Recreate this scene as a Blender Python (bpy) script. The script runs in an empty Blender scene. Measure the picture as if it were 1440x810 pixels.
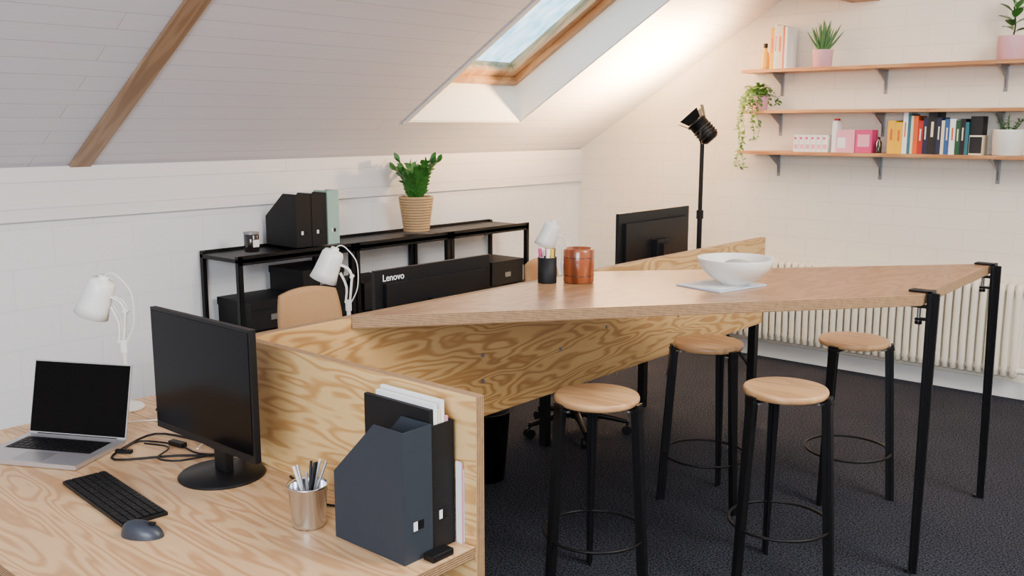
import bpy, math, random
from mathutils import Vector, Matrix
random.seed(7)
scene=bpy.context.scene
def c(r,g,b):
    def f(v):
        v/=255.0
        return v/12.92 if v<=0.04045 else ((v+0.055)/1.055)**2.4
    return (f(r),f(g),f(b),1)
# ---------------------------------------------------------------- materials
def base_mat(name):
    m=bpy.data.materials.new(name); m.use_nodes=True
    nt=m.node_tree; bs=nt.nodes['Principled BSDF']
    return m,nt,bs
def N(nt,t,**k):
    n=nt.nodes.new(t)
    for a,b in k.items(): setattr(n,a,b)
    return n
def mixc(nt,fac,a,b,mode='MIX'):
    n=N(nt,'ShaderNodeMix',data_type='RGBA',blend_type=mode)
    for s,v in ((0,fac),(6,a),(7,b)):
        if hasattr(v,'type') or isinstance(v,bpy.types.NodeSocket): nt.links.new(v,n.inputs[s])
        else: n.inputs[s].default_value=v
    return n.outputs[2]
def M(name,col,rough=.5,metal=0,var=.08,scale=30,bump=0,trans=0,coat=0,spec=None):
    m,nt,bs=base_mat(name)
    tc=N(nt,'ShaderNodeTexCoord'); no=N(nt,'ShaderNodeTexNoise'); no.inputs['Scale'].default_value=scale
    no.inputs['Detail'].default_value=3
    nt.links.new(tc.outputs['Object'],no.inputs['Vector'])
    d=tuple(x*(1-var) for x in col[:3])+(1,); l=tuple(min(1,x*(1+var)) for x in col[:3])+(1,)
    nt.links.new(mixc(nt,no.outputs['Fac'],d,l),bs.inputs['Base Color'])
    bs.inputs['Roughness'].default_value=rough; bs.inputs['Metallic'].default_value=metal
    if spec is not None: bs.inputs['Specular IOR Level'].default_value=spec
    if trans: bs.inputs['Transmission Weight'].default_value=trans
    if coat: bs.inputs['Coat Weight'].default_value=coat
    if bump:
        b=N(nt,'ShaderNodeBump'); b.inputs['Strength'].default_value=bump; b.inputs['Distance'].default_value=.002
        nt.links.new(no.outputs['Fac'],b.inputs['Height']); nt.links.new(b.outputs['Normal'],bs.inputs['Normal'])
    return m
def wood(name,light,dark,msc,rings=16,rough=.45,seed=0,fine=.25,sharp=(.25,.8),coat=0):
    m,nt,bs=base_mat(name)
    tc=N(nt,'ShaderNodeTexCoord'); mp=N(nt,'ShaderNodeMapping'); mp.inputs['Scale'].default_value=msc
    mp.inputs['Location'].default_value=(seed*3.1,seed*1.7,seed*.9)
    nt.links.new(tc.outputs['Object'],mp.inputs['Vector'])
    no=N(nt,'ShaderNodeTexNoise'); no.inputs['Scale'].default_value=1; no.inputs['Detail'].default_value=2.2
    no.inputs['Roughness'].default_value=.45; no.inputs['Distortion'].default_value=.25
    nt.links.new(mp.outputs['Vector'],no.inputs['Vector'])
    mu=N(nt,'ShaderNodeMath',operation='MULTIPLY'); mu.inputs[1].default_value=rings*6.283
    nt.links.new(no.outputs['Fac'],mu.inputs[0])
    si=N(nt,'ShaderNodeMath',operation='SINE'); nt.links.new(mu.outputs[0],si.inputs[0])
    mr=N(nt,'ShaderNodeMapRange'); mr.inputs['From Min'].default_value=-1; nt.links.new(si.outputs[0],mr.inputs['Value'])
    rp=N(nt,'ShaderNodeValToRGB'); rp.color_ramp.elements[0].position=sharp[0]; rp.color_ramp.elements[1].position=sharp[1]
    rp.color_ramp.elements[0].color=light; rp.color_ramp.elements[1].color=dark
    nt.links.new(mr.outputs[0],rp.inputs[0])
    m2=N(nt,'ShaderNodeMapping'); m2.inputs['Scale'].default_value=tuple(x*22 if x>3.6 else x*3 for x in msc)
    nt.links.new(tc.outputs['Object'],m2.inputs['Vector'])
    n2=N(nt,'ShaderNodeTexNoise'); n2.inputs['Scale'].default_value=1; n2.inputs['Detail'].default_value=4
    nt.links.new(m2.outputs[0],n2.inputs['Vector'])
    n3=N(nt,'ShaderNodeTexNoise'); n3.inputs['Scale'].default_value=2.3; nt.links.new(tc.outputs['Object'],n3.inputs['Vector'])
    col=mixc(nt,n2.outputs['Fac'],rp.outputs[0],tuple(x*.55 for x in dark[:3])+(1,))
    mm=col.node; mf=N(nt,'ShaderNodeMath',operation='MULTIPLY'); mf.inputs[1].default_value=fine
    nt.links.new(n2.outputs['Fac'],mf.inputs[0]); nt.links.new(mf.outputs[0],mm.inputs[0])
    g=mixc(nt,.25,col,n3.outputs['Fac'],'SOFT_LIGHT')
    nt.links.new(g,bs.inputs['Base Color'])
    bs.inputs['Roughness'].default_value=rough
    if coat: bs.inputs['Coat Weight'].default_value=coat
    b=N(nt,'ShaderNodeBump'); b.inputs['Strength'].default_value=.08; b.inputs['Distance'].default_value=.002
    nt.links.new(n2.outputs['Fac'],b.inputs['Height']); nt.links.new(b.outputs[0],bs.inputs['Normal'])
    return m
def edge(name,axis):
    m,nt,bs=base_mat(name)
    tc=N(nt,'ShaderNodeTexCoord'); sp=N(nt,'ShaderNodeSeparateXYZ'); nt.links.new(tc.outputs['Object'],sp.inputs[0])
    mu=N(nt,'ShaderNodeMath',operation='MULTIPLY'); mu.inputs[1].default_value=2*math.pi/.0056
    nt.links.new(sp.outputs[axis],mu.inputs[0]); si=N(nt,'ShaderNodeMath',operation='SINE'); nt.links.new(mu.outputs[0],si.inputs[0])
    no=N(nt,'ShaderNodeTexNoise'); no.inputs['Scale'].default_value=60; nt.links.new(tc.outputs['Object'],no.inputs['Vector'])
    ad=N(nt,'ShaderNodeMath',operation='ADD'); nt.links.new(si.outputs[0],ad.inputs[0]); nt.links.new(no.outputs['Fac'],ad.inputs[1])
    mr=N(nt,'ShaderNodeMapRange'); mr.inputs['From Min'].default_value=-.6; mr.inputs['From Max'].default_value=1.6; nt.links.new(ad.outputs[0],mr.inputs['Value'])
    rp=N(nt,'ShaderNodeValToRGB'); rp.color_ramp.elements[0].color=c(186,148,104); rp.color_ramp.elements[1].color=c(84,58,38)
    nt.links.new(mr.outputs[0],rp.inputs[0]); nt.links.new(rp.outputs[0],bs.inputs['Base Color']); bs.inputs['Roughness'].default_value=.6
    return m
def bricks(name,au,av,bw,bh,col,mcol,mortar=.006,bump=.35,noise=.0,squash=.5,woody=False,rough=.6):
    m,nt,bs=base_mat(name)
    tc=N(nt,'ShaderNodeTexCoord'); sp=N(nt,'ShaderNodeSeparateXYZ'); nt.links.new(tc.outputs['Object'],sp.inputs[0])
    cb=N(nt,'ShaderNodeCombineXYZ'); nt.links.new(sp.outputs[au],cb.inputs[0]); nt.links.new(sp.outputs[av],cb.inputs[1])
    br=N(nt,'ShaderNodeTexBrick'); br.offset=squash
    br.inputs['Scale'].default_value=1; br.inputs['Brick Width'].default_value=bw; br.inputs['Row Height'].default_value=bh
    br.inputs['Mortar Size'].default_value=mortar; br.inputs['Mortar Smooth'].default_value=.6
    br.inputs['Color1'].default_value=col; br.inputs['Color2'].default_value=tuple(x*.985 for x in col[:3])+(1,); br.inputs['Mortar'].default_value=mcol
    nt.links.new(cb.outputs[0],br.inputs['Vector'])
    no=N(nt,'ShaderNodeTexNoise'); no.inputs['Detail'].default_value=4
    mp=N(nt,'ShaderNodeMapping'); nt.links.new(cb.outputs[0],mp.inputs[0]); nt.links.new(mp.outputs[0],no.inputs['Vector'])
    if woody: mp.inputs['Scale'].default_value=(1.2,60,1); no.inputs['Scale'].default_value=1
    else: no.inputs['Scale'].default_value=14
    colr=mixc(nt,.10 if woody else .04,br.outputs['Color'],no.outputs['Color'],'MULTIPLY')
    nt.links.new(colr,bs.inputs['Base Color'])
    inv=N(nt,'ShaderNodeMath',operation='MULTIPLY_ADD'); inv.inputs[1].default_value=-1; inv.inputs[2].default_value=1
    nt.links.new(br.outputs['Fac'],inv.inputs[0])
    ad=N(nt,'ShaderNodeMath',operation='MULTIPLY_ADD'); ad.inputs[1].default_value=.3
    nt.links.new(no.outputs['Fac'],ad.inputs[0]); nt.links.new(inv.outputs[0],ad.inputs[2])
    b=N(nt,'ShaderNodeBump'); b.inputs['Strength'].default_value=bump; b.inputs['Distance'].default_value=.006
    nt.links.new(ad.outputs[0],b.inputs['Height']); nt.links.new(b.outputs[0],bs.inputs['Normal'])
    bs.inputs['Roughness'].default_value=rough
    return m
def carpet_mat():
    m,nt,bs=base_mat('carpet')
    tc=N(nt,'ShaderNodeTexCoord'); a=N(nt,'ShaderNodeTexNoise'); a.inputs['Scale'].default_value=130; a.inputs['Detail'].default_value=2
    b=N(nt,'ShaderNodeTexNoise'); b.inputs['Scale'].default_value=3
    v=N(nt,'ShaderNodeTexVoronoi'); v.inputs['Scale'].default_value=120
    for n in (a,b,v): nt.links.new(tc.outputs['Object'],n.inputs['Vector'])
    rp=N(nt,'ShaderNodeValToRGB'); rp.color_ramp.elements[0].position=.38; rp.color_ramp.elements[1].position=.68
    rp.color_ramp.elements[0].color=c(13,15,21); rp.color_ramp.elements[1].color=c(72,75,86)
    nt.links.new(a.outputs['Fac'],rp.inputs[0])
    nt.links.new(mixc(nt,.3,rp.outputs[0],b.outputs['Fac'],'MULTIPLY'),bs.inputs['Base Color'])
    bs.inputs['Roughness'].default_value=1; bs.inputs['Specular IOR Level'].default_value=.1
    bp=N(nt,'ShaderNodeBump'); bp.inputs['Strength'].default_value=.6; bp.inputs['Distance'].default_value=.005
    nt.links.new(v.outputs['Distance'],bp.inputs['Height']); nt.links.new(bp.outputs[0],bs.inputs['Normal'])
    return m
def glass_mat(name,tint,fac=.12,frost=False):
    m,nt,bs=base_mat(name); nt.nodes.remove(bs); out=nt.nodes['Material Output']
    t=N(nt,'ShaderNodeBsdfTransparent'); g=N(nt,'ShaderNodeBsdfGlossy'); g.inputs['Roughness'].default_value=.03
    mx=N(nt,'ShaderNodeMixShader'); mx.inputs[0].default_value=fac
    if frost:
        tc=N(nt,'ShaderNodeTexCoord'); mp=N(nt,'ShaderNodeMapping'); mp.inputs['Scale'].default_value=(4,14,3)
        no=N(nt,'ShaderNodeTexNoise'); no.inputs['Scale'].default_value=1.6; no.inputs['Detail'].default_value=5
        nt.links.new(tc.outputs['Object'],mp.inputs[0]); nt.links.new(mp.outputs[0],no.inputs['Vector'])
        rp=N(nt,'ShaderNodeValToRGB'); rp.color_ramp.elements[0].position=.35; rp.color_ramp.elements[1].position=.65
        rp.color_ramp.elements[0].color=tint; rp.color_ramp.elements[1].color=(.9,.98,1,1)
        nt.links.new(no.outputs['Fac'],rp.inputs[0]); nt.links.new(rp.outputs[0],t.inputs[0])
    else: t.inputs[0].default_value=tint
    nt.links.new(t.outputs[0],mx.inputs[1]); nt.links.new(g.outputs[0],mx.inputs[2]); nt.links.new(mx.outputs[0],out.inputs[0])
    return m
ply_x=wood('plywood_grain_x',c(228,188,124),c(196,146,84),(1.9,11,11),rings=13,seed=1,sharp=(.3,1))
ply_desk=wood('plywood_desk',c(226,186,138),c(200,152,104),(1.5,9,9),rings=13,seed=4,rough=.4,sharp=(.3,1))
ply_y=wood('plywood_grain_y',c(212,170,108),c(174,126,70),(11,1.6,10),rings=13,seed=2,sharp=(.3,1))
ply_top=wood('plywood_counter',c(178,136,98),c(158,116,80),(9,2.6,9),rings=7,seed=5,rough=.28,fine=.35)
oak=wood('shelf_oak',c(200,150,100),c(174,120,74),(1.2,9,9),rings=5,seed=3)
beam_w=wood('beam_wood',c(178,144,112),c(158,124,92),(1.2,9,9),rings=5,seed=6)
frame_w=wood('window_pine',c(200,156,108),c(178,130,84),(1.2,9,9),rings=4,seed=7)
seat_w=wood('stool_wood',c(214,168,118),c(194,146,98),(1.6,9,9),rings=5,seed=8,rough=.4)
jar_w=wood('jar_wood',c(150,76,38),c(96,42,18),(9,9,1.2),rings=5,seed=9,rough=.25,coat=.5)
EX,EY,EZ=edge('ply_edge_x',0),edge('ply_edge_y',1),edge('ply_edge_z',2)
black=M('black_metal',c(14,14,16),.45,.2,spec=.3)
blackp=M('black_plastic',c(13,13,15),.45,0,spec=.3)
screen=M('screen_black',c(5,5,7),.15,0,spec=.12)
darkgrey=M('dark_grey_card',c(42,48,56),.65,0,bump=.1,spec=.3)
blackcard=M('black_card',c(15,15,17),.6,spec=.3)
white=M('white_plastic',c(236,236,230),.35,0,.02)
paint=M('white_paint',c(240,238,232),.5,0,.02)
radm=M('radiator_paint',c(236,228,208),.4,0,.02)
alu=M('aluminium',c(200,200,202),.35,.7,.03)
steel=M('bucket_steel',c(214,216,220),.2,1,.04,12)
galv=M('galvanised',c(150,150,152),.45,.8)
paper=M('paper',c(232,232,230),.8,0,.03)
mint=M('mint_card',c(150,180,168),.7)
beige=M('beige_fabric',c(184,142,98),.9,0,.15,200,bump=.4)
green=M('leaf_green',c(54,112,42),.45,0,.3,25)
green2=M('leaf_grey_green',c(72,118,66),.5,0,.3,30)
green3=M('vine_green',c(84,122,42),.5,0,.35,40)
soil=M('soil',c(52,38,28),.95,0,.3,80,bump=.8)
pinkp=M('pink_pot',c(208,156,166),.55,0,.05)
whitep=M('white_ceramic',c(226,222,214),.3,0,.04,coat=.3)
rope=M('basket_rope',c(178,146,104),.9,0,.3,120,bump=.9)
glassd=M('dark_glass',c(30,24,22),.12,0,coat=.5)
cols={k:M('cover_'+k,v,.55,0,.04) for k,v in dict(yellow=c(232,176,10),orange=c(210,92,28),red=c(164,22,22),navy=c(16,26,58),
      teal=c(34,98,110),green=c(18,72,44),black=c(14,14,16),cream=c(226,212,182),pink=c(200,56,116),lpink=c(230,160,178),white=c(240,240,236),blue=c(36,80,136)).items()}
yliq=M('yellow_bottle',c(220,180,24),.2,0,.05,coat=.4)
# ---------------------------------------------------------------- builder
class B:
    def __init__(s,name): s.n=name; s.v=[]; s.f=[]; s.m=[]; s.s=[]; s.mats=[]; s.T=Matrix.Identity(4)
    def mi(s,m):
        if m not in s.mats: s.mats.append(m)
        return s.mats.index(m)
    def add(s,vs,fs,mat,smooth=False):
        o=len(s.v); s.v+= [s.T@Vector(p) for p in vs]
        for i,f in enumerate(fs):
            s.f.append([o+k for k in f]); s.m.append(s.mi(mat[i] if isinstance(mat,list) else mat)); s.s.append(smooth)
    def box(s,a,b,mat,thin=None,emat=None):
        x0,y0,z0=a; x1,y1,z1=b
        vs=[(x0,y0,z0),(x1,y0,z0),(x1,y1,z0),(x0,y1,z0),(x0,y0,z1),(x1,y0,z1),(x1,y1,z1),(x0,y1,z1)]
        fs=[(0,3,2,1),(4,5,6,7),(0,1,5,4),(2,3,7,6),(1,2,6,5),(3,0,4,7)]
        if thin is None: ms=mat
        else:
            ax=[2,2,1,1,0,0]; ms=[mat if q==thin else emat for q in ax]
        s.add(vs,fs,ms)
    def cbox(s,ce,sz,mat,R=None):
        T=s.T
        s.T=T@Matrix.Translation(ce)@(R.to_4x4() if R else Matrix.Identity(4))
        h=[q/2 for q in sz]; s.box((-h[0],-h[1],-h[2]),(h[0],h[1],h[2]),mat); s.T=T
    def extr(s,poly,vec,mat,side=None):
        n=len(poly); v=Vector(vec); P=[Vector(p) for p in poly]
        fs=[tuple(range(n))[::-1],tuple(range(n,2*n))]+[(i,(i+1)%n,n+(i+1)%n,n+i) for i in range(n)]
        s.add(P+[p+v for p in P],fs,[mat,mat]+[side or mat]*n)
    def cyl(s,p,q,r1,r2=None,mat=None,seg=16,cap=True):
        r2=r1 if r2 is None else r2; p=Vector(p); q=Vector(q); d=(q-p).normalized()
        a=d.orthogonal().normalized(); b=d.cross(a)
        vs=[];
        for ce,r in ((p,r1),(q,r2)):
            for i in range(seg):
                t=2*math.pi*i/seg; vs.append(ce+(a*math.cos(t)+b*math.sin(t))*r)
        s.add(vs,[(i,(i+1)%seg,seg+(i+1)%seg,seg+i) for i in range(seg)],mat,True)
        if cap: s.add(vs,[tuple(range(seg))[::-1],tuple(range(seg,2*seg))],mat)
    def lathe(s,prof,loc,mat,seg=32,ax=(0,0,1)):
        R=Vector((0,0,1)).rotation_difference(Vector(ax)).to_matrix().to_4x4(); T=s.T
        s.T=T@Matrix.Translation(loc)@R
        vs=[];fs=[]
        for r,z in prof:
            for i in range(seg):
                t=2*math.pi*i/seg; vs.append((r*math.cos(t),r*math.sin(t),z))
        for k in range(len(prof)-1):
            for i in range(seg): fs.append((k*seg+i,k*seg+(i+1)%seg,(k+1)*seg+(i+1)%seg,(k+1)*seg+i))
        s.add(vs,fs,mat,True)
        if prof[0][0]>1e-4: s.add(vs[:seg],[tuple(range(seg))[::-1]],mat)
        if prof[-1][0]>1e-4: s.add(vs[-seg:],[tuple(range(seg))],mat)
        s.T=T
    def tube(s,pts,r,mat,seg=8,closed=False,smooth=4):
        P=[Vector(p) for p in pts]
        if smooth>1:
            Q=[];n=len(P)
            for i in range(n if closed else n-1):
                g=lambda k:P[k%n] if closed else P[max(0,min(n-1,k))]
                a,b,c_,d=g(i-1),g(i),g(i+1),g(i+2)
                for j in range(smooth):
                    t=j/smooth; Q.append(.5*((2*b)+(c_-a)*t+(2*a-5*b+4*c_-d)*t*t+(3*b-a-3*c_+d)*t**3))
            if not closed: Q.append(P[-1])
            P=Q
        n=len(P); vs=[]; fs=[]; prev=None
        for i in range(n):
            d=(P[(i+1)%n]-P[i-1]) if closed or 0<i<n-1 else (P[1]-P[0] if i==0 else P[-1]-P[-2])
            d.normalize()
            if prev is None: a=d.orthogonal().normalized()
            else: a=(prev-d*prev.dot(d)).normalized()
            prev=a; b=d.cross(a); rr=r(i/(n-1)) if callable(r) else r
            for k in range(seg):
                t=2*math.pi*k/seg; vs.append(P[i]+(a*math.cos(t)+b*math.sin(t))*rr)
        for i in range(n if closed else n-1):
            for k in range(seg):
                j=(i+1)%n; fs.append((i*seg+k,i*seg+(k+1)%seg,j*seg+(k+1)%seg,j*seg+k))
        s.add(vs,fs,mat,True)
        if not closed: s.add(vs,[tuple(range(seg))[::-1],tuple(range((n-1)*seg,n*seg))],mat)
    def leaf(s,base,d,up,L,W,mat,bend=.2):
        base=Vector(base); d=Vector(d).normalized(); up=Vector(up); sd=d.cross(up).normalized(); up=sd.cross(d).normalized()
        vs=[];fs=[]; K=5
        for i in range(K+1):
            t=i/K; w=W*math.sin(math.pi*min(1,(.08+.92*t)))**.8*.5 if i<K else .0005
            ce=base+d*L*t-up*bend*L*t*t
            vs+=[ce-sd*w+up*w*.3,ce,ce+sd*w+up*w*.3]
        for i in range(K):
            o=i*3; fs+=[(o,o+1,o+4,o+3),(o+1,o+2,o+5,o+4)]
        s.add(vs,fs,mat,True)
    def done(s,bevel=0,mw=None,recalc=True):
        me=bpy.data.meshes.new(s.n); me.from_pydata([tuple(v) for v in s.v],[],s.f)
        for m in s.mats: me.materials.append(m)
        me.polygons.foreach_set('material_index',s.m); me.polygons.foreach_set('use_smooth',s.s)
        me.update()
        if recalc:
            import bmesh
            bm=bmesh.new(); bm.from_mesh(me)
            bmesh.ops.recalc_face_normals(bm,faces=bm.faces); bm.to_mesh(me); bm.free()
        o=bpy.data.objects.new(s.n,me); scene.collection.objects.link(o)
        if mw: o.matrix_world=mw
        if bevel:
            b=o.modifiers.new('bevel','BEVEL'); b.width=bevel; b.segments=2; b.limit_method='ANGLE'; b.angle_limit=math.radians(50)
        return o
def rotz(a): return Matrix.Rotation(math.radians(a),3,'Z')
# ---------------------------------------------------------------- room
WX=-4.88; WY=6.5; RX=3.5; FY=-3.0
RIDX,RIDZ=.59,4.824
b=B('floor'); b.box((WX-.1,FY-.1,-.06),(RX+.1,WY+.1,0),carpet_mat()); b.done()
wl=bricks('painted_block_left',1,2,.42,.2,c(240,239,238),c(233,232,231),bump=.12)
wb=bricks('painted_block_back',0,2,.3,.13,c(243,234,216),c(235,226,207),bump=.13)
b=B('wall_left'); b.box((WX-.12,FY,0),(WX,WY,1.6),wl); b.done()
b=B('wall_right'); b.box((RX,FY,0),(RX+.12,WY,3.2),wl); b.done()
gable=[(WX-.12,0),(RX+.12,0),(RX+.12,3.05),(RIDX,4.87),(WX-.12,1.5)]
b=B('wall_back'); b.extr([(x,WY,z) for x,z in gable],(0,.12,0),wb); b.done()
b=B('wall_front'); b.extr([(x,FY-.12,z) for x,z in gable],(0,.12,0),wb); b.done()
cb=bricks('painted_boards',1,0,4.0,.115,c(239,235,240),c(212,206,212),mortar=.003,bump=.4,woody=True,rough=.5)
S=Vector((.8545,0,.5195)); Nn=Vector((-.5195,0,.8545))
SM=Matrix(((S.x,0,Nn.x,WX),(0,1,0,0),(S.z,0,Nn.z,1.5),(0,0,0,1)))
s0,s1,y0,y1=.45,2.25,4.19,5.275
b=B('ceiling')
b.box((-.12,FY-.1,0),(6.4,y0,.06),cb); b.box((-.12,y1,0),(6.4,WY+.1,.06),cb)
b.box((-.12,y0,0),(s0,y1,.06),cb); b.box((s1,y0,0),(6.4,y1,.06),cb)
Ti=SM.inverted()   # opposite roof slope, expressed in the same local frame
opp=[Ti@Vector(p) for p in ((RIDX-.02,FY-.1,RIDZ),(RX+.15,FY-.1,RIDZ-.608*(RX+.15-RIDX)),(RX+.15,FY-.1,RIDZ+.06-.608*(RX+.15-RIDX)),(RIDX-.02,FY-.1,RIDZ+.08))]
b.extr(opp,(0,WY-FY+.2,0),paint)
t=.02; e=.004
b.extr([(s0+e,y0,0),(s0+e-t,y0,0),(s0+.106-t,y0,.30),(s0+.106,y0,.30)],(0,y1-y0,0),paint)
b.extr([(s1-e,y0,0),(s1+t,y0,0),(s1+t,y0,.30),(s1-e,y0,.30)],(0,y1-y0,0),paint)
for yy in (y0-t+e,y1-e): b.extr([(s0-t,yy,0),(s1+t,yy,0),(s1+t,yy,.36),(s0-t,yy,.36)],(0,t,0),paint)
b.done(mw=SM)
b=B('trim_1'); w=.03
b.box((s0-w,y0-w,-.008),(s0,y1+w,0),paint); b.box((s1,y0-w,-.008),(s1+w,y1+w,0),paint)
b.box((s0,y0-w,-.008),(s1,y0,0),paint); b.box((s0,y1,-.008),(s1,y1+w,0),paint); b.done(.002,SM)
b=B('window_1'); f0,f1=s0+.10,s1; n0,n1=.25,.33
def ring(b,a0,a1,c0,c1,w,z0,z1,m):
    b.box((a0,c0,z0),(a0+w,c1,z1),m); b.box((a1-w,c0,z0),(a1,c1,z1),m); b.box((a0+w,c0,z0),(a1-w,c0+w,z1),m); b.box((a0+w,c1-w,z0),(a1-w,c1,z1),m)
ring(b,f0,f1,y0,y1,.05,n0-.02,n1,frame_w); ring(b,f0+.055,f1-.055,y0+.055,y1-.055,.065,n0+.015,n1+.01,frame_w)
b.box((f0+.1,y0+.1,n0+.045),(f1-.1,y1-.1,n0+.052),glass_mat('skylight_glass',(.54,.76,.85,1),.08,True))
b.done(.004,SM)
b=B('trim_2'); b.box((0,2.195,-.018),(6.3,2.305,0),beam_w); b.done(.004,SM)
b=B('trim_3'); b.extr([(WX,FY,1.24),(WX+.03,FY,1.24),(WX+.03,FY,1.505),(WX,FY,1.49)],(0,WY-FY,0),
   bricks('knee_boards',1,2,3.5,.13,c(240,236,234),c(220,215,211),mortar=.003,bump=.35,woody=True)); b.done()
b=B('ceiling_beam'); b.box((-2.62,FY,2.515),(-2.42,WY,2.75),wood('beam_y',c(176,130,88),c(140,98,62),(9,1.2,9),rings=5)); b.done(.005)
b=B('baseboard_back'); b.box((WX,WY-.018,0),(RX,WY,.11),paint); b.done(.003)
b=B('baseboard_left'); b.box((WX,FY,0),(WX+.018,WY-.02,.11),paint); b.done(.003)
# ---------------------------------------------------------------- radiator
b=B('radiator'); x=-3.56
while x<-1.37:
    z0r,z1r=.17,.735; ya,yb=6.36,6.45; r=.02
    b.tube([(x,ya,z0r+.05),(x,ya,z1r-.05),(x,ya+.02,z1r-.008),(x,yb-.02,z1r-.008),(x,yb,z1r-.05),(x,yb,z0r+.05),(x,yb-.02,z0r+.008),(x,ya+.02,z0r+.008)],r,radm,8,True,3)
    x+=.05
for z in (.2,.705): b.cyl((-3.58,6.405,z),(-1.36,6.405,z),.02,None,radm)
for xx in (-3.2,-1.55):
    b.box((xx-.02,6.45,.6),(xx+.02,6.499,.64),radm); b.box((xx-.02,6.45,.25),(xx+.02,6.499,.29),radm)
b.cyl((-1.36,6.405,.2),(-1.30,6.405,.2),.02,None,white); b.cyl((-1.31,6.405,.2),(-1.31,6.405,0),.009,None,radm)
b.done()
# ---------------------------------------------------------------- desks
def desk(x0,x1,ya,yb,thin_m,legs):
    b=B('desk'); b.box((x0,ya,.71),(x1,yb,.74),thin_m,2,EZ)
    b.box((x0+.08,ya+.08,.66),(x1-.08,ya+.11,.709),black); b.box((x0+.08,yb-.11,.66),(x1-.08,yb-.08,.709),black)
    for (lx,ly) in legs:
        b.extr([(lx-.022,ly-.022,.709),(lx+.022,ly-.022,.709),(lx+.022,ly+.022,.709),(lx-.022,ly+.022,.709)],(0,0,-.709),black)
    b.done(.0015)
desk(-3.18,-1.432,.76,1.522,ply_desk,[(-3.1,.85),(-1.52,.85),(-1.52,1.44)])
desk(-3.18,-2.39,1.524,3.16,ply_desk,[(-3.1,1.6),(-3.1,2.95)])
desk(-3.18,-2.39,3.162,4.92,ply_desk,[(-3.1,3.85),(-3.1,4.80),(-2.42,4.88)])
b=B('desk_divider'); b.box((-2.352,1.525,.62),(-1.43,1.553,1.10),ply_x,1,EY); b.done(.0015)
b=B('desk_divider'); b.box((-2.388,1.525,.62),(-2.356,4.85,1.10),ply_y,0,EX)
for yy,zz in ((2.55,.76),(2.55,.86),(3.02,.80),(3.35,.84),(3.95,.80)): b.cyl((-2.356,yy,zz),(-2.350,yy,zz),.008,None,galv)
b.done(.0015)
# ---------------------------------------------------------------- counter table
def tleg(b,top,foot,inward,h):
    inward=Vector(inward).normalized(); sd=Vector((0,0,1)).cross(inward)
    T=Vector(top);F=Vector(foot)
    def sec(P,w,d,t):
        return [P+sd*(-w/2),P+sd*(w/2),P+sd*(w/2)-inward*t,P+sd*t/2-inward*t,P+sd*t/2-inward*d,P-sd*t/2-inward*d,P-sd*t/2-inward*t,P-sd*(w/2)-inward*t]
    a=sec(T,.075,.035,.012); q=sec(F,.03,.028,.012)
    n=8; b.add(a+q,[tuple(range(n)),tuple(range(n,2*n))[::-1]]+[(i,(i+1)%n,n+(i+1)%n,n+i) for i in range(n)],black)
    ang=math.atan2(inward.y,inward.x); R=Matrix.Rotation(ang,3,'Z')
    b.cbox(T+inward*.028+Vector((0,0,.005)),(.085,.05,.008),black,R)
    b.cbox(T+inward*.028+Vector((0,0,-.052)),(.075,.045,.008),black,R)
    b.cyl(T+inward*.035+Vector((0,0,-.11)),T+inward*.035+Vector((0,0,-.05)),.007,None,galv,12)
    b.cyl(T+inward*.035+Vector((0,0,-.12)),T+inward*.035+Vector((0,0,-.108)),.013,None,black,12)
    b.cbox(T+inward*.02+Vector((0,0,-.10)),(.05,.03,.008),black,R)
    b.cbox(T+inward*-.006+Vector((0,0,-.05)),(.014,.05,.12),black,R)
    b.cyl(F+Vector((0,0,.012)),F,.016,.018,black,12)
b=B('counter_table')
b.extr([(-2.352,1.93,1.062),(-1.10,3.535,1.062),(-1.125,4.57,1.062),(-2.352,3.19,1.062)],(0,0,.04),ply_top,EZ)
tleg(b,(-1.092,3.60,1.102),(-1.10,3.62,0),(-1,0,0),1.1)
tleg(b,(-1.112,4.50,1.102),(-1.12,4.60,0),(-1,0,0),1.1)
b.done(.0015)
# ---------------------------------------------------------------- stools
def stool(x,y,th):
    b=B('bar_stool'); b.T=Matrix.Translation((x,y,0))@Matrix.Rotation(math.radians(th),4,'Z')
    b.lathe([(.0,.722),(.145,.722),(.152,.726),(.155,.734),(.155,.742),(.152,.748),(.145,.75),(0,.75)],(0,0,0),seat_w,48)
    T=b.T
    for k in range(3):
        b.T=T@Matrix.Rotation(math.radians(120*k),4,'Z')
        a=[(.158,-.022,.735),(.158,.022,.735),(.170,.022,.735),(.170,-.022,.735)]
        q=[(.200,-.011,0),(.200,.011,0),(.216,.011,0),(.216,-.011,0)]
        b.add(a+q,[(0,1,2,3),(7,6,5,4)]+[(i,(i+1)%4,4+(i+1)%4,4+i) for i in range(4)],black)
        a=[(.135,-.006,.70),(.135,.006,.70),(.17,.006,.72),(.17,-.006,.72)]
        q=[(.178,-.005,.0),(.178,.005,.0),(.205,.005,.0),(.205,-.005,.0)]
        b.add(a+q,[(0,1,2,3),(7,6,5,4)]+[(i,(i+1)%4,4+(i+1)%4,4+i) for i in range(4)],black)
        b.cbox((.14,0,.716),(.07,.044,.008),black); b.cyl((.125,0,.700),(.125,0,.714),.009,None,galv,10)
    b.T=T
    b.tube([(.188*math.cos(i*math.pi/12),.188*math.sin(i*math.pi/12),.225) for i in range(24)],.006,black,8,True,2)
    b.done(.001)
stool(-1.95,2.72,11); stool(-1.475,3.255,8); stool(-2.07,3.74,-20); stool(-1.60,4.23,20)
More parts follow.
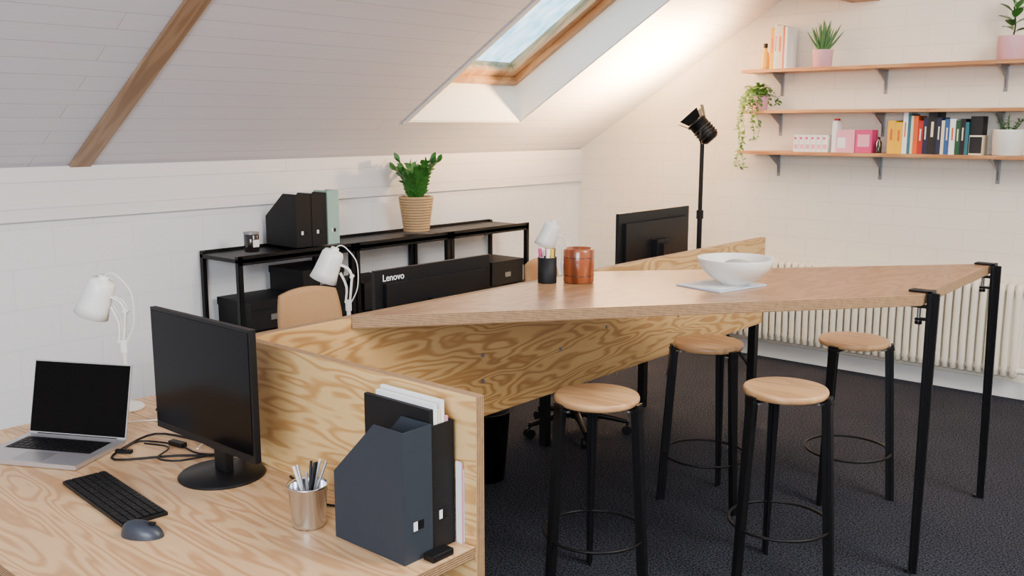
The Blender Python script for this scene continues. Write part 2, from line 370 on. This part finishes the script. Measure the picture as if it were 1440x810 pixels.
# ---------------------------------------------------------------- monitors
def monitor(name,cx,cy,w,zb,zt,facing,basez=.74,text=None,slim=.03,bx=0):
    R=Matrix.Rotation(math.radians(facing),4,'Z'); b=B(name); T0=Matrix.Translation((cx,cy,0))@R; b.T=T0
    h=zt-zb
    b.box((-w/2,0,zb),(w/2,slim*.6,zt),blackp)
    b.box((-w/2+.008,-.0015,zb+.02),(w/2-.008,0,zt-.008),screen)
    b.extr([(-w/2+.04,slim*.6,zb+.04),(w/2-.04,slim*.6,zb+.04),(w/2-.04,slim*.6,zt-.05),(-w/2+.04,slim*.6,zt-.05)],(0,slim*.6,0),blackp)
    b.box((-.06+bx,slim,zb+h*.3),(.06+bx,slim+.04,zb+h*.65),blackp)
    b.box((-.028+bx,slim+.035,basez+.01),(.028+bx,slim+.06,zb+h*.6),blackp)
    b.lathe([(0,0),(.118,0),(.12,.004),(.115,.009),(.03,.014),(0,.014)],(bx,slim+.04,basez),blackp,40)
    o=b.done(.002)
    if text:
        cu=bpy.data.curves.new('brand_label','FONT'); cu.body=text; cu.size=.036; cu.extrude=.0006; cu.materials.append(white)
        t=bpy.data.objects.new('label',cu); scene.collection.objects.link(t); t.parent=o
        t.matrix_world=T0@Matrix.Translation((w/2-.035,slim*.6+.001,zt-.042))@Matrix.Rotation(math.pi,4,'Z')@Matrix.Rotation(math.pi/2,4,'X')
    return o
monitor('computer_monitor',-2.255,1.325,.485,.855,1.205,0,bx=-.03)
monitor('computer_monitor',-2.63,2.565,.62,.82,1.185,-90,text='Lenovo')
monitor('computer_monitor',-2.63,4.13,.655,.87,1.285,-90)
# ---------------------------------------------------------------- laptop
b=B('laptop'); T=Matrix.Translation((-2.83,1.16,.7405))@Matrix.Rotation(math.radians(28.6),4,'Z'); b.T=T
b.box((-.17,-.118,.002),(.17,.118,.015),alu)
b.box((-.145,-.02,.015),(.145,.085,.0153),blackp); b.box((-.05,-.108,.015),(.05,-.035,.0153),M('trackpad',c(170,170,172),.3,.6,.02))
for r in range(5):
    for k in range(14):
        b.box((-.141+k*.0203,-.016+r*.0198,.0153),(-.1235+k*.0203,.0005+r*.0198,.0168),blackp)
b.T=T@Matrix.Translation((0,.118,.012))@Matrix.Rotation(math.radians(-14),4,'X')
b.box((-.17,0,0),(.17,.006,.232),alu); b.box((-.167,-.0012,.008),(.167,0,.228),screen); b.cyl((-.14,.003,0),(.14,.003,0),.006,None,blackp)
b.done(.0015)
b=B('computer_keyboard'); b.T=Matrix.Translation((-2.345,1.108,.7405))@Matrix.Rotation(math.radians(-5),4,'Z')
b.box((-.2,-.058,0),(.2,.058,.009),blackp)
for r in range(6):
    for k in range(19):
        if r==0 and 4<=k<=8: continue
        b.box((-.194+k*.0204,-.053+r*.018,.009),(-.1765+k*.0204,-.038+r*.018,.0125),black)
b.box((-.194+4*.0204,-.053,.009),(-.1765+8*.0204,-.038,.0125),black)
b.done(.0008)
b=B('computer_mouse'); vs=[];fs=[];nu,nv=20,8
b.T=Matrix.Translation((-2.075,1.045,.7405))@Matrix.Rotation(math.radians(-60),4,'Z')
for j in range(nv+1):
    ph=math.pi/2*j/nv
    for i in range(nu):
        t=2*math.pi*i/nu; r=math.cos(ph)**.6 if j<nv else .001
        vs.append((.031*r*math.cos(t),.054*r*math.sin(t),.034*math.sin(ph)*(1-.25*math.sin(t)*r)))
for j in range(nv):
    for i in range(nu): fs.append((j*nu+i,j*nu+(i+1)%nu,(j+1)*nu+(i+1)%nu,(j+1)*nu+i))
b.add(vs,fs,M('mouse_grey',c(44,50,60),.4),True); b.add(vs[:nu],[tuple(range(nu))],blackp)
b.box((-.004,.02,.03),(.004,.035,.036),blackp); b.done()
b=B('pen_cup'); b.lathe([(0,.002),(.037,.002),(.037,0),(.04,0),(.041,.008),(.048,.100),(.051,.103),(.051,.106),(.047,.106),(.045,.1),(.038,.006),(0,.006)],(-1.825,1.345,.7405),steel,40)
for i,(dx,dy,l,m) in enumerate([(.02,.03,.15,alu),(-.02,.025,.14,blackp),(.0,-.03,.15,paper),(.03,0,.16,blackp),(-.03,.0,.135,alu),(.01,.01,.15,darkgrey),(.025,-.02,.14,alu),(-.005,.035,.145,white)]):
    p=Vector((-1.825,1.345,.75)); b.cyl(p+Vector((-dx*.3,-dy*.3,0)),p+Vector((dx*1.3,dy*1.3,l)),.004,.0035,m,8)
b.done()
def magfile(b,T,mat,d=.25,w=.1,h=.31,lo=.15,th=.003,fill=None):
    b.T=T
    side=[(0,0,0),(d,0,0),(d,0,h),(d*.60,0,h),(0,0,lo)]
    b.extr(side,(0,th,0),mat); b.extr([(x,w-th,z) for x,_,z in side],(0,th,0),mat)
    b.box((d-th,th,0),(d,w-th,h),mat); b.box((0,th,0),(th,w-th,lo),mat); b.box((th,th,0),(d-th,w-th,th),mat)
    b.box((d,w*.32,.068),(d+.0015,w*.68,.072),mat); b.box((d,w*.32,.094),(d+.0015,w*.68,.098),mat)
    b.box((d,w*.32,.072),(d+.0008,w*.46,.094),paper); b.box((d,w*.46,.072),(d+.0008,w*.68,.094),black)
    if fill:
        for (ya,yb,hh,m,x0) in fill: b.box((x0,ya,th),(d-.008,yb,hh),m)
    b.T=Matrix.Identity(4)
b=B('magazine_file'); magfile(b,Matrix.Translation((-1.722,1.345,.7405)),darkgrey,.242,.088,.308,.165); b.done(.001)
b=B('magazine_file'); magfile(b,Matrix.Translation((-1.722,1.436,.7405)),blackcard,.236,.074,.30,.20,
   fill=[(.004,.016,.335,blackcard,.004),(.018,.030,.345,paper,.03),(.032,.040,.33,cols['cream'],.05),(.042,.052,.35,paper,.02),(.056,.064,.31,cols['lpink'],.08)]); b.done(.001)
b=B('magazines')
for i,(m,hh) in enumerate([(paper,.20),(cols['lpink'],.195),(paper,.18)]): b.box((-1.482,1.511+i*.0045,.7405),(-1.466,1.5145+i*.0045,.7405+hh),m)
b.done()
b=B('card_reader'); b.box((-1.474,1.395,.7405),(-1.440,1.46,.757),blackp); b.done(.002)
b=B('mobile_phone'); b.cbox((-2.98,1.66,.746),(.07,.14,.009),blackp,rotz(20)); b.cbox((-2.98,1.66,.7512),(.062,.13,.001),screen,rotz(20)); b.done(.002)
b=B('monitor_cable'); z=.745
b.tube([(-2.38,1.505,z),(-2.44,1.45,z),(-2.52,1.38,z),(-2.62,1.25,z),(-2.70,1.32,z),(-2.75,1.45,z),(-2.6,1.5,z),(-2.44,1.49,z)],.0035,blackp)
b.tube([(-2.40,1.507,z),(-2.48,1.44,z),(-2.60,1.44,z),(-2.72,1.38,z),(-2.66,1.29,z+.004)],.003,blackp)
b.tube([(-2.67,1.37,.752),(-2.58,1.40,.752),(-2.52,1.33,.752),(-2.45,1.36,.752),(-2.42,1.47,.752)],.003,blackp)
b.cbox((-2.66,1.30,.748),(.05,.014,.01),blackp,rotz(35)); b.cbox((-2.60,1.44,.749),(.06,.02,.014),blackp,rotz(10)); b.done()
b=B('power_cable'); b.tube([(-2.12,1.505,z),(-1.98,1.47,z),(-1.9,1.44,z),(-1.78,1.50,z)],.0035,blackp); b.done()
b=B('charging_cable'); b.tube([(-2.92,1.6,z),(-2.85,1.52,z),(-2.78,1.56,z),(-2.68,1.50,z+.01),(-2.55,1.50,.76),(-2.47,1.43,.765)],.0028,white)
b.tube([(-3.00,1.46,z),(-2.96,1.42,z),(-2.9,1.5,z),(-2.83,1.62,z),(-2.86,1.7,z)],.0025,white); b.done()
# ---------------------------------------------------------------- desk lamps
def dlamp(x,y):
    b=B('desk_lamp'); L=Vector((-.756,-.655,0)); Sd=Vector((-.655,.756,0)); U=Vector((0,0,1)); O=Vector((x,y,.7405))
    P=lambda l,zz,s=0: O+L*l+U*zz+Sd*s
    b.lathe([(0,0),(.055,0),(.057,.006),(.05,.014),(.014,.022),(0,.022)],O,white,32)
    b.cyl(P(0,.02),P(0,.235),.0085,None,white); b.cyl(P(0,.20),P(0,.245),.013,None,white)
    for s in (-.010,.010):
        b.tube([P(-.005,.225,s),P(-.012,.29,s),P(-.018,.345,s)],.0035,white,8,False,3)
        b.tube([P(.012,.235,s),P(.006,.30,s),P(.03,.36,s)],.003,white,8,False,3)
        b.tube([P(-.018,.345,s),P(.0,.38,s),P(.05,.40,s)],.0035,white,8,False,3)
    b.cyl(P(-.018,.345,-.014),P(-.018,.345,.014),.008,None,white,12)
    ax=(L*.38-U*.92).normalized(); H=P(.052,.455)
    b.lathe([(0,-.012),(.016,-.012),(.018,-.004),(.018,0),(.038,.004),(.046,.018),(.048,.05),(.052,.10),(.058,.135),(.0565,.135),(.05,.10),(.045,.03),(0,.02)],H,white,36,ax)
    b.lathe([(0,.05),(.012,.05),(.03,.075),(.033,.095),(.022,.118),(0,.123)],H,paint,20,ax)
    b.tube([H-ax*.01,H-ax*.022+L*-.02,P(-.005,.455),P(-.04,.40),P(-.04,.30),P(-.012,.235)],.0022,white,6,False,6)
    b.done()
dlamp(-3.09,1.535); dlamp(-3.09,2.52); dlamp(-3.09,3.985)
# ---------------------------------------------------------------- office chairs
def shell(b,W,H,fn,mat,n=4.0,th=.02):
    K=14; vs=[];fs=[]
    for side in (0,1):
        for j in range(K+1):
            for i in range(K+1):
                u=-1+2*i/K; v=-1+2*j/K
                uu=u*math.sqrt(1-v*v/2*.45); vv=v*math.sqrt(1-u*u/2*.45)
                p=fn(uu*W/2,vv*H/2); vs.append(p+Vector((-th if side else 0,0,0)) if fn.__name__=='bk' else p+Vector((0,0,-th if side else 0)))
    n1=(K+1)**2
    for s in (0,1):
        for j in range(K):
            for i in range(K):
                o=s*n1+j*(K+1)+i; q=(o,o+1,o+K+2,o+K+1); fs.append(q if s==0 else q[::-1])
    rim=[i for i in range(K+1)]+[j*(K+1)+K for j in range(1,K+1)]+[K*(K+1)+i for i in range(K-1,-1,-1)]+[j*(K+1) for j in range(K-1,0,-1)]
    for a in range(len(rim)):
        p,q=rim[a],rim[(a+1)%len(rim)]; fs.append((p,q,q+n1,p+n1))
    b.add(vs,fs,mat,True)
def chair(x,y,th):
    b=B('office_chair'); b.T=Matrix.Translation((x,y,0))@Matrix.Rotation(math.radians(th),4,'Z')
    def bk(u,v): return Vector((-.22+.6*u*u-.10*v,u,.79+v))
    def st(u,v): return Vector((v,u,.47+.3*u*u+.25*max(0,-v)**2))
    shell(b,.35,.36,bk,beige,th=.025); shell(b,.46,.44,st,beige,th=.03)
    b.tube([(-.26,0,.80),(-.27,0,.62),(-.22,0,.48),(-.1,0,.43),(0,0,.43)],.018,black)
    b.box((-.1,-.09,.41),(.1,.09,.44),black); b.cyl((0,0,.08),(0,0,.42),.022,None,black); b.cyl((0,0,.08),(0,0,.25),.03,None,black)
    for k in range(5):
        a=math.radians(72*k+20); d=Vector((math.cos(a),math.sin(a),0))
        b.tube([d*.02+Vector((0,0,.11)),d*.15+Vector((0,0,.10)),d*.29+Vector((0,0,.075))],lambda t:.024-.010*t,black,8,False,3)
        s=Vector((-d.y,d.x,0)); p=d*.29+Vector((0,0,.028)); b.cyl(p-s*.022,p-s*.006,.028,None,blackp,16); b.cyl(p+s*.006,p+s*.022,.028,None,blackp,16); b.cyl(p-s*.02,p+s*.02,.006,None,black,8)
        b.cyl(p,p+Vector((0,0,.05)),.008,None,black,8)
    b.done()
chair(-3.32,2.66,0); chair(-3.12,4.15,10)
b=B('waste_bin'); b.lathe([(0,.004),(.09,.004),(.092,0),(.12,.34),(.123,.345),(.117,.345),(.088,.01),(0,.01)],(-3.02,3.29,0),blackp,32); b.done()
# ---------------------------------------------------------------- black shelving units
b=B('metal_shelving_unit'); X0,X1=-4.865,-4.48
for k in range(3):
    ya=2.90+k*.825; yb=ya+.815
    for xx in (X0,X1-.03):
        for yy in (ya,yb-.03):
            b.box((xx,yy,0),(xx+.03,yy+.004,1.0),black); b.box((xx+(.026 if xx>X0 else 0),yy,0),(xx+(.03 if xx>X0 else .004),yy+.03,1.0),black)
            b.box((xx+.004,yy+.004,0),(xx+.026,yy+.026,1.0),black)
    for z in (.16,.57,.985):
        b.box((X0,ya,z-.022),(X1,yb,z),black)
        b.box((X0,ya,z-.035),(X0+.004,yb,z),black); b.box((X1-.004,ya,z-.035),(X1,yb,z),black)
    b.box((X1-.004,ya,.963),(X1,yb,1.003),black); b.box((X0,ya,.963),(X0+.004,yb,1.003),black)
b.done(.001)
def sbox(ya,yb,z,h,x0=-4.83,x1=-4.5):
    b=B('storage_box'); b.box((x0,ya,z),(x1,yb,z+h*.72),blackcard); b.box((x0-.004,ya-.004,z+h*.72),(x1+.004,yb+.004,z+h),blackcard)
    ym=(ya+yb)/2; b.box((x1,ym-.03,z+h*.3),(x1+.002,ym+.03,z+h*.5),galv); b.done(.002)
sbox(2.98,3.30,.571,.16); sbox(3.32,3.66,.571,.16); sbox(3.34,3.64,.732,.14); sbox(3.80,4.12,.571,.17); sbox(4.15,4.48,.571,.12)
sbox(4.62,4.93,.571,.15); sbox(4.98,5.32,.571,.17)
zt=1.0035
for i in range(2):
    b=B('magazine_file'); magfile(b,Matrix.Translation((-4.84,3.335+i*.112,zt)),blackcard,.30,.108,.31,.17); b.done(.001)
b=B('magazine_file'); magfile(b,Matrix.Translation((-4.84,3.565,zt)),mint,.30,.085,.32,.19,fill=[(.01,.03,.3,paper,.01)]); b.done(.001)
b=B('candle_jar'); b.lathe([(0,0),(.038,0),(.042,.006),(.042,.095),(.038,.1),(.036,.095),(.036,.07),(0,.07)],(-4.60,3.07,zt),glassd,32)
b.cyl((-4.60,3.07,zt+.1),(-4.60,3.07,zt+.112),.043,None,galv,32); b.box((-4.556,3.05,zt+.03),(-4.556+.001,3.09,zt+.07),paper); b.done()
def frond(b,base,az,tilt,L,mat,n=9,ll=.055,lw=.026):
    base=Vector(base); d=Vector((math.cos(az),math.sin(az),0)); pts=[]
    for i in range(7):
        t=i/6; pts.append(base+d*(L*tilt*t*t+.01*t)+Vector((0,0,L*t*(1-.12*tilt*t))))
    b.tube(pts,lambda t:.0045*(1-.7*t),green3,6,False,3)
    sd=Vector((-d.y,d.x,0))
    for i in range(n):
        t=.12+.88*i/(n-1); q=t*6; k=min(5,int(q)); p=pts[k].lerp(pts[k+1],q-k); tan=(pts[k+1]-pts[k]).normalized()
        for s in (-1,1):
            b.leaf(p,(tan*.7+sd*s*.8+Vector((random.uniform(-.2,.2),random.uniform(-.2,.2),random.uniform(-.1,.2)))),tan.cross(sd)+Vector((.01,0,.3)),ll*random.uniform(.85,1.15)*(1-.25*t),lw*random.uniform(.9,1.15),mat,.15)
    b.leaf(pts[-1],pts[-1]-pts[-2],sd,ll,lw,mat)
b=B('potted_zz_plant'); P=Vector((-4.66,4.40,zt))
rows=13
for i in range(rows):
    t=i/(rows-1); r=.078+.030*t; b.tube([P+Vector((r*math.cos(a*math.pi/8),r*math.sin(a*math.pi/8),.01+.215*t)) for a in range(16)],.0105,rope,8,True,2)
b.lathe([(0,.005),(.075,.005),(.1,.2),(0,.2)],P,soil,24)
for i in range(17):
    a=i*2.4; b_=P+Vector((.04*math.cos(a),.04*math.sin(a),.2)); frond(b,b_,a,random.uniform(.15,.42),random.uniform(.16,.28),green,10,.066,.036)
b.done(recalc=False)
# ---------------------------------------------------------------- counter items
ct=1.1025
b=B('marker_cup'); b.lathe([(0,.0),(.036,0),(.037,.003),(.037,.1),(.034,.1),(.034,.006),(0,.006)],(-2.30,2.865,ct),blackcard,32)
for i,(dx,dy,m) in enumerate([(-.015,-.015,cols['pink']),(-.012,.014,cols['yellow']),(.012,-.012,cols['white']),(.014,.012,cols['green']),(.0,.0,cols['pink']),(.02,-.002,cols['yellow']),(-.02,0,cols['white'])]):
    b.cyl((-2.30+dx,2.865+dy,ct+.01),(-2.30+dx*1.25,2.865+dy*1.25,ct+.110),.0065,None,white,10); b.cyl((-2.30+dx*1.25,2.865+dy*1.25,ct+.100),(-2.30+dx*1.35,2.865+dy*1.35,ct+.134),.0072,None,m,10)
b.done()
b=B('wooden_jar'); b.lathe([(0,0),(.055,0),(.06,.004),(.06,.124),(.057,.13),(.052,.134),(.050,.134),(.050,.1),(0,.1)],(-2.215,2.955,ct),jar_w,40)
for z in (.03,.1): b.tube([(-2.215+.0603*math.cos(a*math.pi/8),2.955+.0603*math.sin(a*math.pi/8),ct+z) for a in range(16)],.0012,glassd,6,True,2)
b.done()
b=B('booklet'); R=rotz(-11.7); b.cbox((-1.75,3.245,ct+.003),(.215,.27,.005),M('booklet_cover',c(186,198,212),.4,0,.1,20),R); b.cbox((-1.75,3.245,ct+.0057),(.16,.2,.0006),paper,R); b.done()
b=B('ceramic_bowl'); b.lathe([(0,.004),(.045,.004),(.046,0),(.058,0),(.062,.008),(.10,.03),(.132,.064),(.145,.098),(.1435,.101),(.1405,.099),(.127,.068),(.095,.036),(.05,.016),(0,.012)],(-1.715,3.285,ct+.0065),whitep,56)
b.done()
b=B('folded_napkin'); 
b.lathe([(0,.0),(.05,.0),(.075,.025),(.065,.045),(.03,.062),(0,.066)],(-1.715,3.30,ct+.034),M('napkin_cloth',c(172,164,154),.9,0,.15,30,bump=.5),9); b.done()
# ---------------------------------------------------------------- floor lamp (stage spotlight)
FL=Vector((-3.37,5.9,0)); b=B('floor_lamp')
for k in range(3):
    a=math.radians(120*k+30); d=Vector((math.cos(a),math.sin(a),0)); b.cyl(FL+Vector((0,0,.55)),FL+d*.38+Vector((0,0,.012)),.011,None,black,10)
    b.cyl(FL+Vector((0,0,.25)),FL+d*.215+Vector((0,0,.25)),.006,None,black,8)
b.cyl(FL+Vector((0,0,.2)),FL+Vector((0,0,1.1)),.018,None,black); b.cyl(FL+Vector((0,0,1.05)),FL+Vector((0,0,1.58)),.015,None,black); b.cyl(FL+Vector((0,0,1.06)),FL+Vector((0,0,1.12)),.025,None,black)
ax=Vector((-.62,-.25,.74)).normalized(); Hc=FL+Vector((.0,0,1.68)); sd=Vector((0,0,1)).cross(ax).normalized(); up=ax.cross(sd)
b.tube([Hc+sd*.085,Hc+sd*.085-Vector((0,0,.08)),FL+Vector((0,0,1.57)),Hc-sd*.085-Vector((0,0,.08)),Hc-sd*.085],.007,black,8,False,4)
b.cyl(Hc-sd*.1,Hc+sd*.1,.008,None,black)
b.lathe([(0,-.10),(.045,-.10),(.062,-.085),(.066,-.04),(.066,.05),(.075,.055),(.075,.07),(.068,.07),(.06,.05),(.05,-.03),(0,-.05)],Hc,black,28,ax)
for i in range(4): b.lathe([(.066,-.07+i*.022),(.072,-.068+i*.022),(.072,-.062+i*.022),(.066,-.06+i*.022)],Hc,black,28,ax)
for q,sg in ((sd,1),(sd,-1),(up,1),(up,-1)):
    o=q*sg; p=ax.cross(o); a=Hc+ax*.07+o*.07
    poly=[a-p*.05,a+p*.05,a+p*.075+o*.03+ax*.06,a-p*.075+o*.03+ax*.06]; b.extr(poly,o*.003,black)
fl=b.done()
b=B('bulb'); b.lathe([(0,-.03),(.015,-.03),(.022,-.005),(.015,.012),(0,.018)],Hc,M('bulb_glass',c(255,230,190),.2),16,ax); o=b.done(); o.parent=fl
# ---------------------------------------------------------------- wall shelves
SZ=[2.09,1.81,1.525]
for z in SZ:
    b=B('wall_shelf'); b.box((-3.29,6.27,z-.022),(-.9,6.499,z),oak)
    for xx in (-3.08,-2.35,-1.62,-1.0):
        b.box((xx-.012,6.494,z-.18),(xx+.012,6.4995,z-.022),galv); b.box((xx-.012,6.31,z-.028),(xx+.012,6.4995,z-.0225),galv)
        b.extr([(xx-.004,6.495,z-.028),(xx-.004,6.33,z-.028),(xx-.004,6.36,z-.045),(xx-.004,6.47,z-.10),(xx-.004,6.495,z-.16)],(.008,0,0),galv)
    b.done(.0012)
def books(name,items,x,z,y0=6.32,gap=.0008):
    b=B(name)
    for (w,h,m,dp) in items:
        w*=.93
        M_=cols[m]; b.box((x,y0,z),(x+.002,y0+dp,z+h),M_); b.box((x+w-.002,y0,z),(x+w,y0+dp,z+h),M_); b.box((x+.002,y0,z),(x+w-.002,y0+.002,z+h),M_)
        b.box((x+.002,y0+.002,z+.003),(x+w-.002,y0+dp-.003,z+h-.003),paper)
        if w>.02: b.box((x+w*.35,y0-.0006,z+h*.4),(x+w*.65,y0,z+h*.75),cols['cream' if m in('black','navy','red','green','teal','blue') else 'orange'])
        x+=w+gap
    b.done(); return x
z=SZ[0]+.0005
books('row_of_books',[(.030,.28,'yellow',.17),(.022,.30,'white',.17),(.045,.29,'cream',.17),(.012,.27,'orange',.16),(.02,.28,'white',.16)],-3.10,z)
b=B('glass_bottle'); b.lathe([(0,0),(.028,0),(.03,.01),(.03,.09),(.024,.115),(.011,.13),(.011,.155),(.013,.155),(.013,.175),(0,.175)],(-3.16,6.37,z),yliq,24)
b.cyl((-3.16,6.37,z+.15),(-3.16,6.37,z+.18),.0145,None,blackp,16); b.done()
def pot(b,P,r,h,mat,taper=.85):
    b.lathe([(0,0),(r*taper,0),(r*taper+.003,.004),(r,h*.95),(r,h),(r-.006,h),(r-.008,h*.88),(0,h*.88)],P,mat,36); b.lathe([(0,h*.87),(r-.008,h*.885),(0,h*.9)],P,soil,20)
b=B('potted_aloe'); P=Vector((-2.735,6.355,z)); pot(b,P,.068,.115,pinkp)
for i in range(30):
    a=i*2.39996; el=.45+1.0*(1-i/30); d=Vector((math.cos(a)*math.cos(el+.2),math.sin(a)*math.cos(el+.2)*.7,math.sin(el+.2)))
    L=random.uniform(.13,.18); p0=P+Vector((math.cos(a)*.012,math.sin(a)*.012,.10)); b.tube([p0,p0+d*L*.5+Vector((0,0,.01)),p0+d*L+Vector((0,0,.035))],lambda t:.0105*(1-t)**.7+.0006,green2,6,False,4)
b.done()
b=B('potted_rubber_plant'); P=Vector((-1.575,6.375,z)); pot(b,P,.082,.14,pinkp)
b.tube([P+Vector((0,0,.12)),P+Vector((.01,0,.2)),P+Vector((-.005,0,.31))],.005,soil,6)
for i in range(11):
    a=i*2.3; t=i/10; p0=P+Vector((0,0,.16+.15*t)); el=.3+.7*t; d=Vector((math.cos(a)*math.cos(el),math.sin(a)*math.cos(el)*.8,math.sin(el))); b.tube([p0,p0+d*.02],.002,green,5,False,1)
    b.leaf(p0+d*.02,d,Vector((0,0,1)) if el<.9 else Vector((1,0,.2)),.09,.062,green,.2)
b.done(recalc=False)
z=SZ[1]+.0005
b=B('trailing_plant'); P=Vector((-3.19,6.37,z)); pot(b,P,.062,.10,pinkp)
for i in range(20):
    a=random.uniform(0,6.28); ln=random.choice([.05,.1,.18,.3,.42,.5]) if math.sin(a)<.3 else .04
    ro=random.uniform(.085,.15); d=Vector((math.cos(a),min(.3,math.sin(a)),0))
    if ln>.06 :
        if random.random()<.55: d=Vector((-1,random.uniform(-.6,.3),0)).normalized(); ro=random.uniform(.13,.2)
        else: d=Vector((random.uniform(-.5,.6),-1,0)).normalized(); ro=random.uniform(.13,.17)
    top=P+Vector((0,0,.10)); pts=[top,top+d*ro*.55+Vector((0,0,.05)),top+d*ro+Vector((0,0,-.02))]
    n=max(2,int(ln/.07))
    for k in range(n): pts.append(top+d*(ro+.012*math.sin(k*1.7+i))+Vector((.012*math.cos(k*2+i),0,-.02-ln*(k+1)/n)))
    b.tube(pts,.0015,green3,5,False,3)
    for k in range(len(pts)-1):
        for j in range(4):
            q=pts[k].lerp(pts[k+1],j/4); dd=Vector((random.uniform(-1,1),random.uniform(-1,.3),random.uniform(-.7,.6)))
            b.leaf(q,dd,Vector((0,-.5,1)),random.uniform(.024,.04),random.uniform(.016,.026),random.choice([green3,green3,green2,green]),.2)
for i in range(110):
    a=random.uniform(0,6.28); r=random.uniform(0,.085); q=P+Vector((r*math.cos(a),r*math.sin(a),.08+random.uniform(0,.09))); b.leaf(q,Vector((math.cos(a),math.sin(a)*.7,random.uniform(-.3,.9))),Vector((0,0,1)),.038,.028,random.choice([green3,green,green2]),.2)
b.done(recalc=False)
z=SZ[2]+.0005
b=B('small_carton_boxes')
x=-2.90
for i in range(6):
    b.box((x,6.33,z),(x+.038,6.40,z+.115),cols['white']); b.box((x+.006,6.3293,z+.02),(x+.032,6.33,z+.05),cols['lpink']); b.box((x+.004,6.3293,z+.085),(x+.02,6.33,z+.10),cols['pink']); x+=.041
b.done(.001)
b=B('gift_box'); x=-2.63
b.box((x,6.33,z),(x+.035,6.42,z+.21),cols['white']); b.box((x+.037,6.32,z),(x+.16,6.42,z+.15),cols['lpink']); b.box((x+.045,6.3193,z+.03),(x+.10,6.32,z+.10),cols['white'])
b.box((x+.165,6.32,z),(x+.275,6.42,z+.15),cols['pink']); b.box((x+.18,6.3193,z+.04),(x+.26,6.32,z+.12),cols['lpink'])
b.cyl((x+.02,6.36,z+.21),(x+.02,6.36,z+.225),.02,None,cols['red'],16); b.done(.001)
b=B('glass_bottle'); b.lathe([(0,0),(.018,0),(.019,.005),(.019,.07),(.008,.085),(.008,.105),(0,.105)],(-2.315,6.34,z),glassd,20); b.done()
it=[(.05,.21,'yellow',.16),(.05,.20,'yellow',.16),(.032,.265,'white',.17),(.02,.25,'teal',.16),(.016,.24,'cream',.16),(.03,.24,'orange',.16),(.034,.21,'red',.15),(.03,.23,'navy',.15),(.055,.27,'black',.17),
    (.03,.23,'navy',.16),(.02,.21,'cream',.15),(.032,.22,'blue',.15),(.036,.22,'white',.15),(.03,.21,'green',.15),(.03,.22,'black',.15),(.02,.2,'teal',.15)]
x=books('row_of_books',it,-2.255,z)
b=B('stacked_notebooks'); b.box((x+.004,6.33,z),(x+.08,6.44,z+.12),cols['cream']); b.box((x+.006,6.329,z+.01),(x+.078,6.33,z+.11),cols['black']); b.box((x+.004,6.335,z+.12),(x+.074,6.44,z+.235),cols['black']); b.done(.001)
b=B('potted_succulent'); P=Vector((-1.55,6.375,z)); pot(b,P,.092,.155,whitep,.88)
for i in range(9):
    a=i*2.4; p0=P+Vector((.02*math.cos(a),.02*math.sin(a),.135)); d=Vector((math.cos(a)*.6,math.sin(a)*.5,.8)); L=random.uniform(.06,.12)
    b.tube([p0,p0+d*L*.5,p0+d*L+Vector((0,0,.02))],.0018,green2,5,False,3)
    for k in range(4): b.leaf(p0+d*L*(k+1)/4,Vector((random.uniform(-1,1),random.uniform(-1,.6),.5)),Vector((0,0,1)),.03,.014,green2,.2)
b.done(recalc=False)
# ---------------------------------------------------------------- lights
def look(o,t): o.rotation_euler=(Vector(t)-o.location).to_track_quat('-Z','Y').to_euler()
def area(name,loc,tgt,size,e,col,sy=None):
    l=bpy.data.lights.new(name,'AREA'); l.energy=e; l.color=col; l.size=size
    if sy: l.shape='RECTANGLE'; l.size_y=sy
    o=bpy.data.objects.new(name,l); scene.collection.objects.link(o); o.location=loc; look(o,tgt); return o
area('window_daylight',(.6,-2.4,2.2),(-3.8,2.4,1.6),2.6,370,(.80,.87,1),1.8)
area('roof_window_daylight',(1.6,3.2,3.7),(-2.4,3.4,.4),1.6,270,(1,.95,.87),2.4)
l=bpy.data.lights.new('lamp_spot','SPOT'); l.energy=800; l.color=(1,.62,.30); l.spot_size=math.radians(160); l.spot_blend=1; l.shadow_soft_size=.08
o=bpy.data.objects.new('lamp_spot',l); scene.collection.objects.link(o); o.location=Hc+ax*.15; look(o,o.location+ax)
w=bpy.data.worlds.new('World'); scene.world=w; w.use_nodes=True; bg=w.node_tree.nodes['Background']; bg.inputs[0].default_value=(.82,.92,1,1); bg.inputs[1].default_value=4.2
# ---------------------------------------------------------------- camera
cam=bpy.data.cameras.new('camera'); co=bpy.data.objects.new('camera',cam); scene.collection.objects.link(co); scene.camera=co
co.location=(0,0,1.71); co.rotation_euler=(math.radians(90-9.73),0,math.radians(40.9)); cam.sensor_width=36; cam.lens=33.5; cam.clip_start=.05
